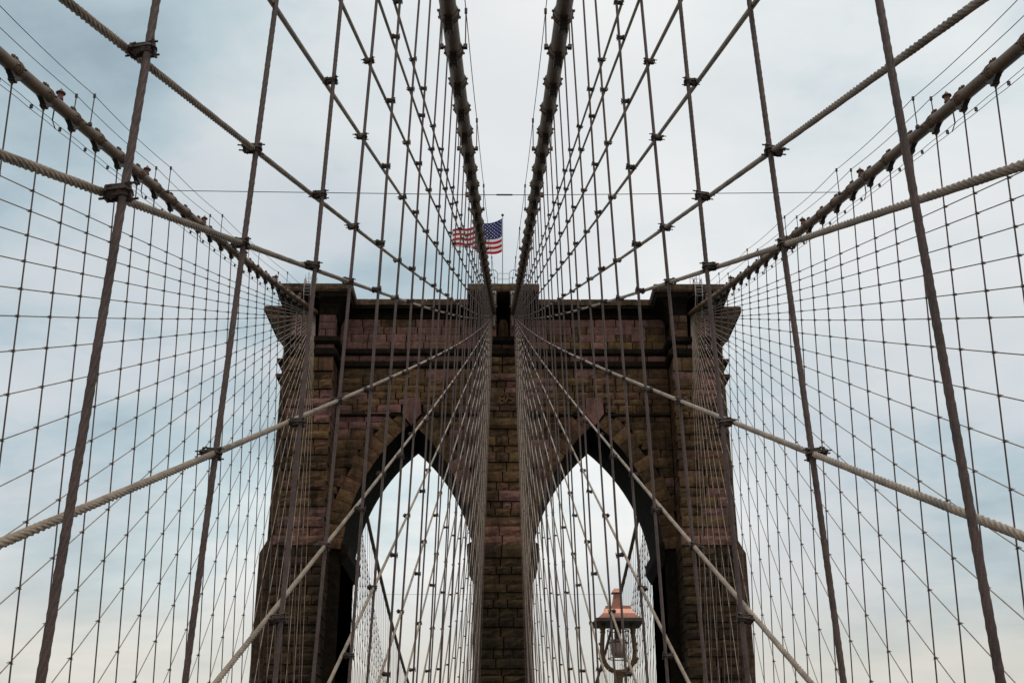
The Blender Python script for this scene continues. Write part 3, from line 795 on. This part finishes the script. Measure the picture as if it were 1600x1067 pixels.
for row in range(9):
    for c in range(6 if row % 2 == 0 else 5):
        u0 = (.4 / 12) * (1 + 2 * c + (row % 2)); v0 = (7 / 13 / 10) * (1 + row)
        ring = []
        for q in range(10):
            r = .080 if q % 2 == 0 else .034; a = math.pi / 2 + q * math.pi / 5
            ring.append((u0 + r * math.cos(a) / 4.9, v0 - r * math.sin(a) / 3.1))
        for off in (-.012, .012):
            g.add([flag_pt(u, v) + Vector((0, off, 0)) for u, v in ring], [tuple(range(10))])
g.obj('stars', M_STAR, flag)['kind'] = 'stuff'
g = Geo(); y = D + .1; zb = 39.48
for s in (-1, 1):
    pts = [(s * 1.18, y, zb), (s * 1.18, y, 40.75)] + [(s * (.82 + .36 * math.cos(a)), y, 40.75 + .42 * math.sin(a)) for a in np.linspace(.2, math.pi - .2, 8)] + [(s * .46, y, 40.75), (s * .46, y, zb)]
    g.path(pts, .03, 6)
    for z in (40.0, 40.5): g.tube((s * 1.18, y, z), (s * .46, y, z), .018, n=5)
for z in (40.35, 40.85): g.tube((-.46, y, z), (.46, y, z), .02, n=5)
tag(g.obj('guard_rail', M_RAIL), 'pale hooped guard rail on the tower top beside the flagpole foot', 'guard rail')
for side, sn in SIDES:
    xc = side * 15.15; t = link('access_ladder', None, loc=(xc, D - 1.15, 0))
    for s in (-1, 1):
        g = Geo(); g.path([(s * .27, .95, 37.0), (s * .27, 0, 38.4), (s * .27, 0, 39.55), (s * .27, .15, 39.85), (s * .27, .45, 39.95), (s * .27, .75, 39.85), (s * .27, .8, 39.5)], .04, 6); g.obj('side_rail', M_RAIL, t)
    for i in range(5): g = Geo(); g.tube((-.27, 0, 38.4 + .27 * i), (.27, 0, 38.4 + .27 * i), .018, n=5); g.obj('rung', M_RAIL, t)
    tag(t, f"narrow metal ladder with hooked rails over the coping of the {sn} corner buttress", 'ladder', 'ladders on the corner buttresses')
    g = Geo(); xb = side * 15.25; yb = D + .6
    for dx, h in ((-.45, 1.5), (-.2, 1.75), (.1, 1.55), (.35, 1.8), (.5, 1.3)): g.tube((xb + dx, yb + .3 * dx, 39.45), (xb + dx * .95, yb, 39.45 + h), .022, n=5)
    for a, b in (((-.45, .2), (.1, 1.5)), ((-.2, 1.7), (.35, .4)), ((.1, .3), (.5, 1.25)), ((-.45, 1.2), (.35, 1.2)), ((-.45, .7), (.5, .7))): g.tube((xb + a[0], yb, 39.45 + a[1]), (xb + b[0], yb, 39.45 + b[1]), .014, n=5)
    tag(g.obj('antenna_frame', M_RAIL), f"small lattice antenna frame standing on the {sn} corner buttress", 'antenna', 'antenna frames on the corner buttresses')
    for dx, z0, z1 in ((.95, 36.0, 38.7), (1.35, 36.4, 38.5)):
        g = Geo(); xx = side * (14.68 + dx); g.tube((xx, D - .14, z0 - 2), (xx, D - .14, z0 + 1), .035, n=6)
        tag(g.obj('conduit_pipe', M_RAIL), f"thin {'inner' if dx < 1 else 'outer'} vertical conduit pipe fixed to the {sn} corner buttress front", 'pipe', 'conduit pipes')

# ------------------------------------------------------------------ street lamp on the walkway edge
LY = 26.25; k = LY / 16.0
LXc = 1.49 * k
def zl(v): return {925: 2.973, 941: 2.83, 950: 2.765, 970: 2.592, 975: 2.54, 1040: 2.01, 1055: 1.89}[v] * k
lamp = link('street_lamp', None, loc=(LXc, LY, ZD)); tag(lamp, 'tall street lamp with a flared copper roof and open scrolled lantern frame', 'street lamp')
def rel(z): return z - ZD
g = Geo(); hw = .30 * k
# flared square roof
pr = [(0, .475), (.08, .42), (.20, .345), (.36, .285), (.47, .265)]; zr0 = rel(2.60 * k); H = .30 / .47
V = []
rects = [(-hw / .5 * w, hw / .5 * w, -hw / .5 * w, hw / .5 * w, zr0 + t * H) for t, w in pr]; g.loft(rects)
g.obj('roof', M_COPPER, lamp)
g = Geo(); g.box((0, 0, zr0 - .035), (hw * 1.06, hw * 1.06, .035)); g.obj('eaves', M_IRON, lamp)
g = Geo(); zt = zr0 + .47 * H; g.loft([(-.125, .125, -.125, .125, zt), (-.115, .115, -.115, .115, zt + .04), (-.085, .085, -.085, .085, zt + .16), (-.065, .065, -.065, .065, zt + .30), (-.115, .115, -.115, .115, zt + .315), (-.10, .10, -.10, .10, zt + .345), (-.05, .05, -.05, .05, zt + .41)])
g.obj('finial', M_COPPER, lamp)
zb = rel(1.93 * k); za = zr0 - .07
for a in (0, 2):
    g = Geo(); ca, sa = math.cos(a * math.pi / 2), math.sin(a * math.pi / 2)
    prof = [(.62, 1.0), (.66, .86), (.70, .66), (.72, .48), (.69, .32), (.60, .20), (.44, .10), (.24, .045), (.06, .02)]
    for (r0, t0), (r1, t1) in zip(prof[:-1], prof[1:]):
        p0 = Vector((hw * r0 * ca, hw * r0 * sa, zb + (za - zb) * t0)); p1 = Vector((hw * r1 * ca, hw * r1 * sa, zb + (za - zb) * t1))
        g.tube(p0, p1, .055, .055, 6)
    for (r, t) in ((.70, .90), (.78, .60), (.80, .30), (.74, .24), (.70, .84)):
        g.lathe((hw * r * ca, hw * r * sa, zb + (za - zb) * t), (ca, sa, .35), [(-.07, .045), (0, .05), (.05, .008)], 6)
    g.obj('frame_arm', M_BRONZE, lamp)
g = Geo(); g.lathe((0, 0, zb + .33 * (za - zb)), (0, 0, 1), [(0, .10), (.03, .14), (.14, .185), (.30, .20), (.36, .19)], 16); g.obj('globe', M_GLASS, lamp, smooth=True)
g = Geo(); g.tube((0, 0, zb + .33 * (za - zb) + .36), (0, 0, za), .075, n=10); g.obj('lamp_holder', M_IRON, lamp)
g = Geo()
for a in range(6):
    ca, sa = math.cos(a * math.pi / 3 + .2), math.sin(a * math.pi / 3 + .2); r = .23; z0 = zb + .30 * (za - zb); z1 = zb + .88 * (za - zb)
    g.tube((r * ca, r * sa, z0), (r * ca, r * sa, z1), .009, n=5)
for z in (z0, zb + .62 * (za - zb), z1):
    g.path([(r * math.cos(q), r * math.sin(q), z) for q in np.linspace(0, 2 * math.pi, 19)], .011, 5)
g.obj('wire_cage', M_IRON, lamp)
g = Geo(); g.lathe((0, 0, 0), (0, 0, 1), [(0, .22), (.3, .2), (.4, .12), (zb - .35, .072), (zb - .30, .10), (zb - .2, .072), (zb - .05, .085), (zb + .03, .11), (zb + .08, .05)], 12); g.obj('pole', M_BRONZE, lamp, smooth=False)
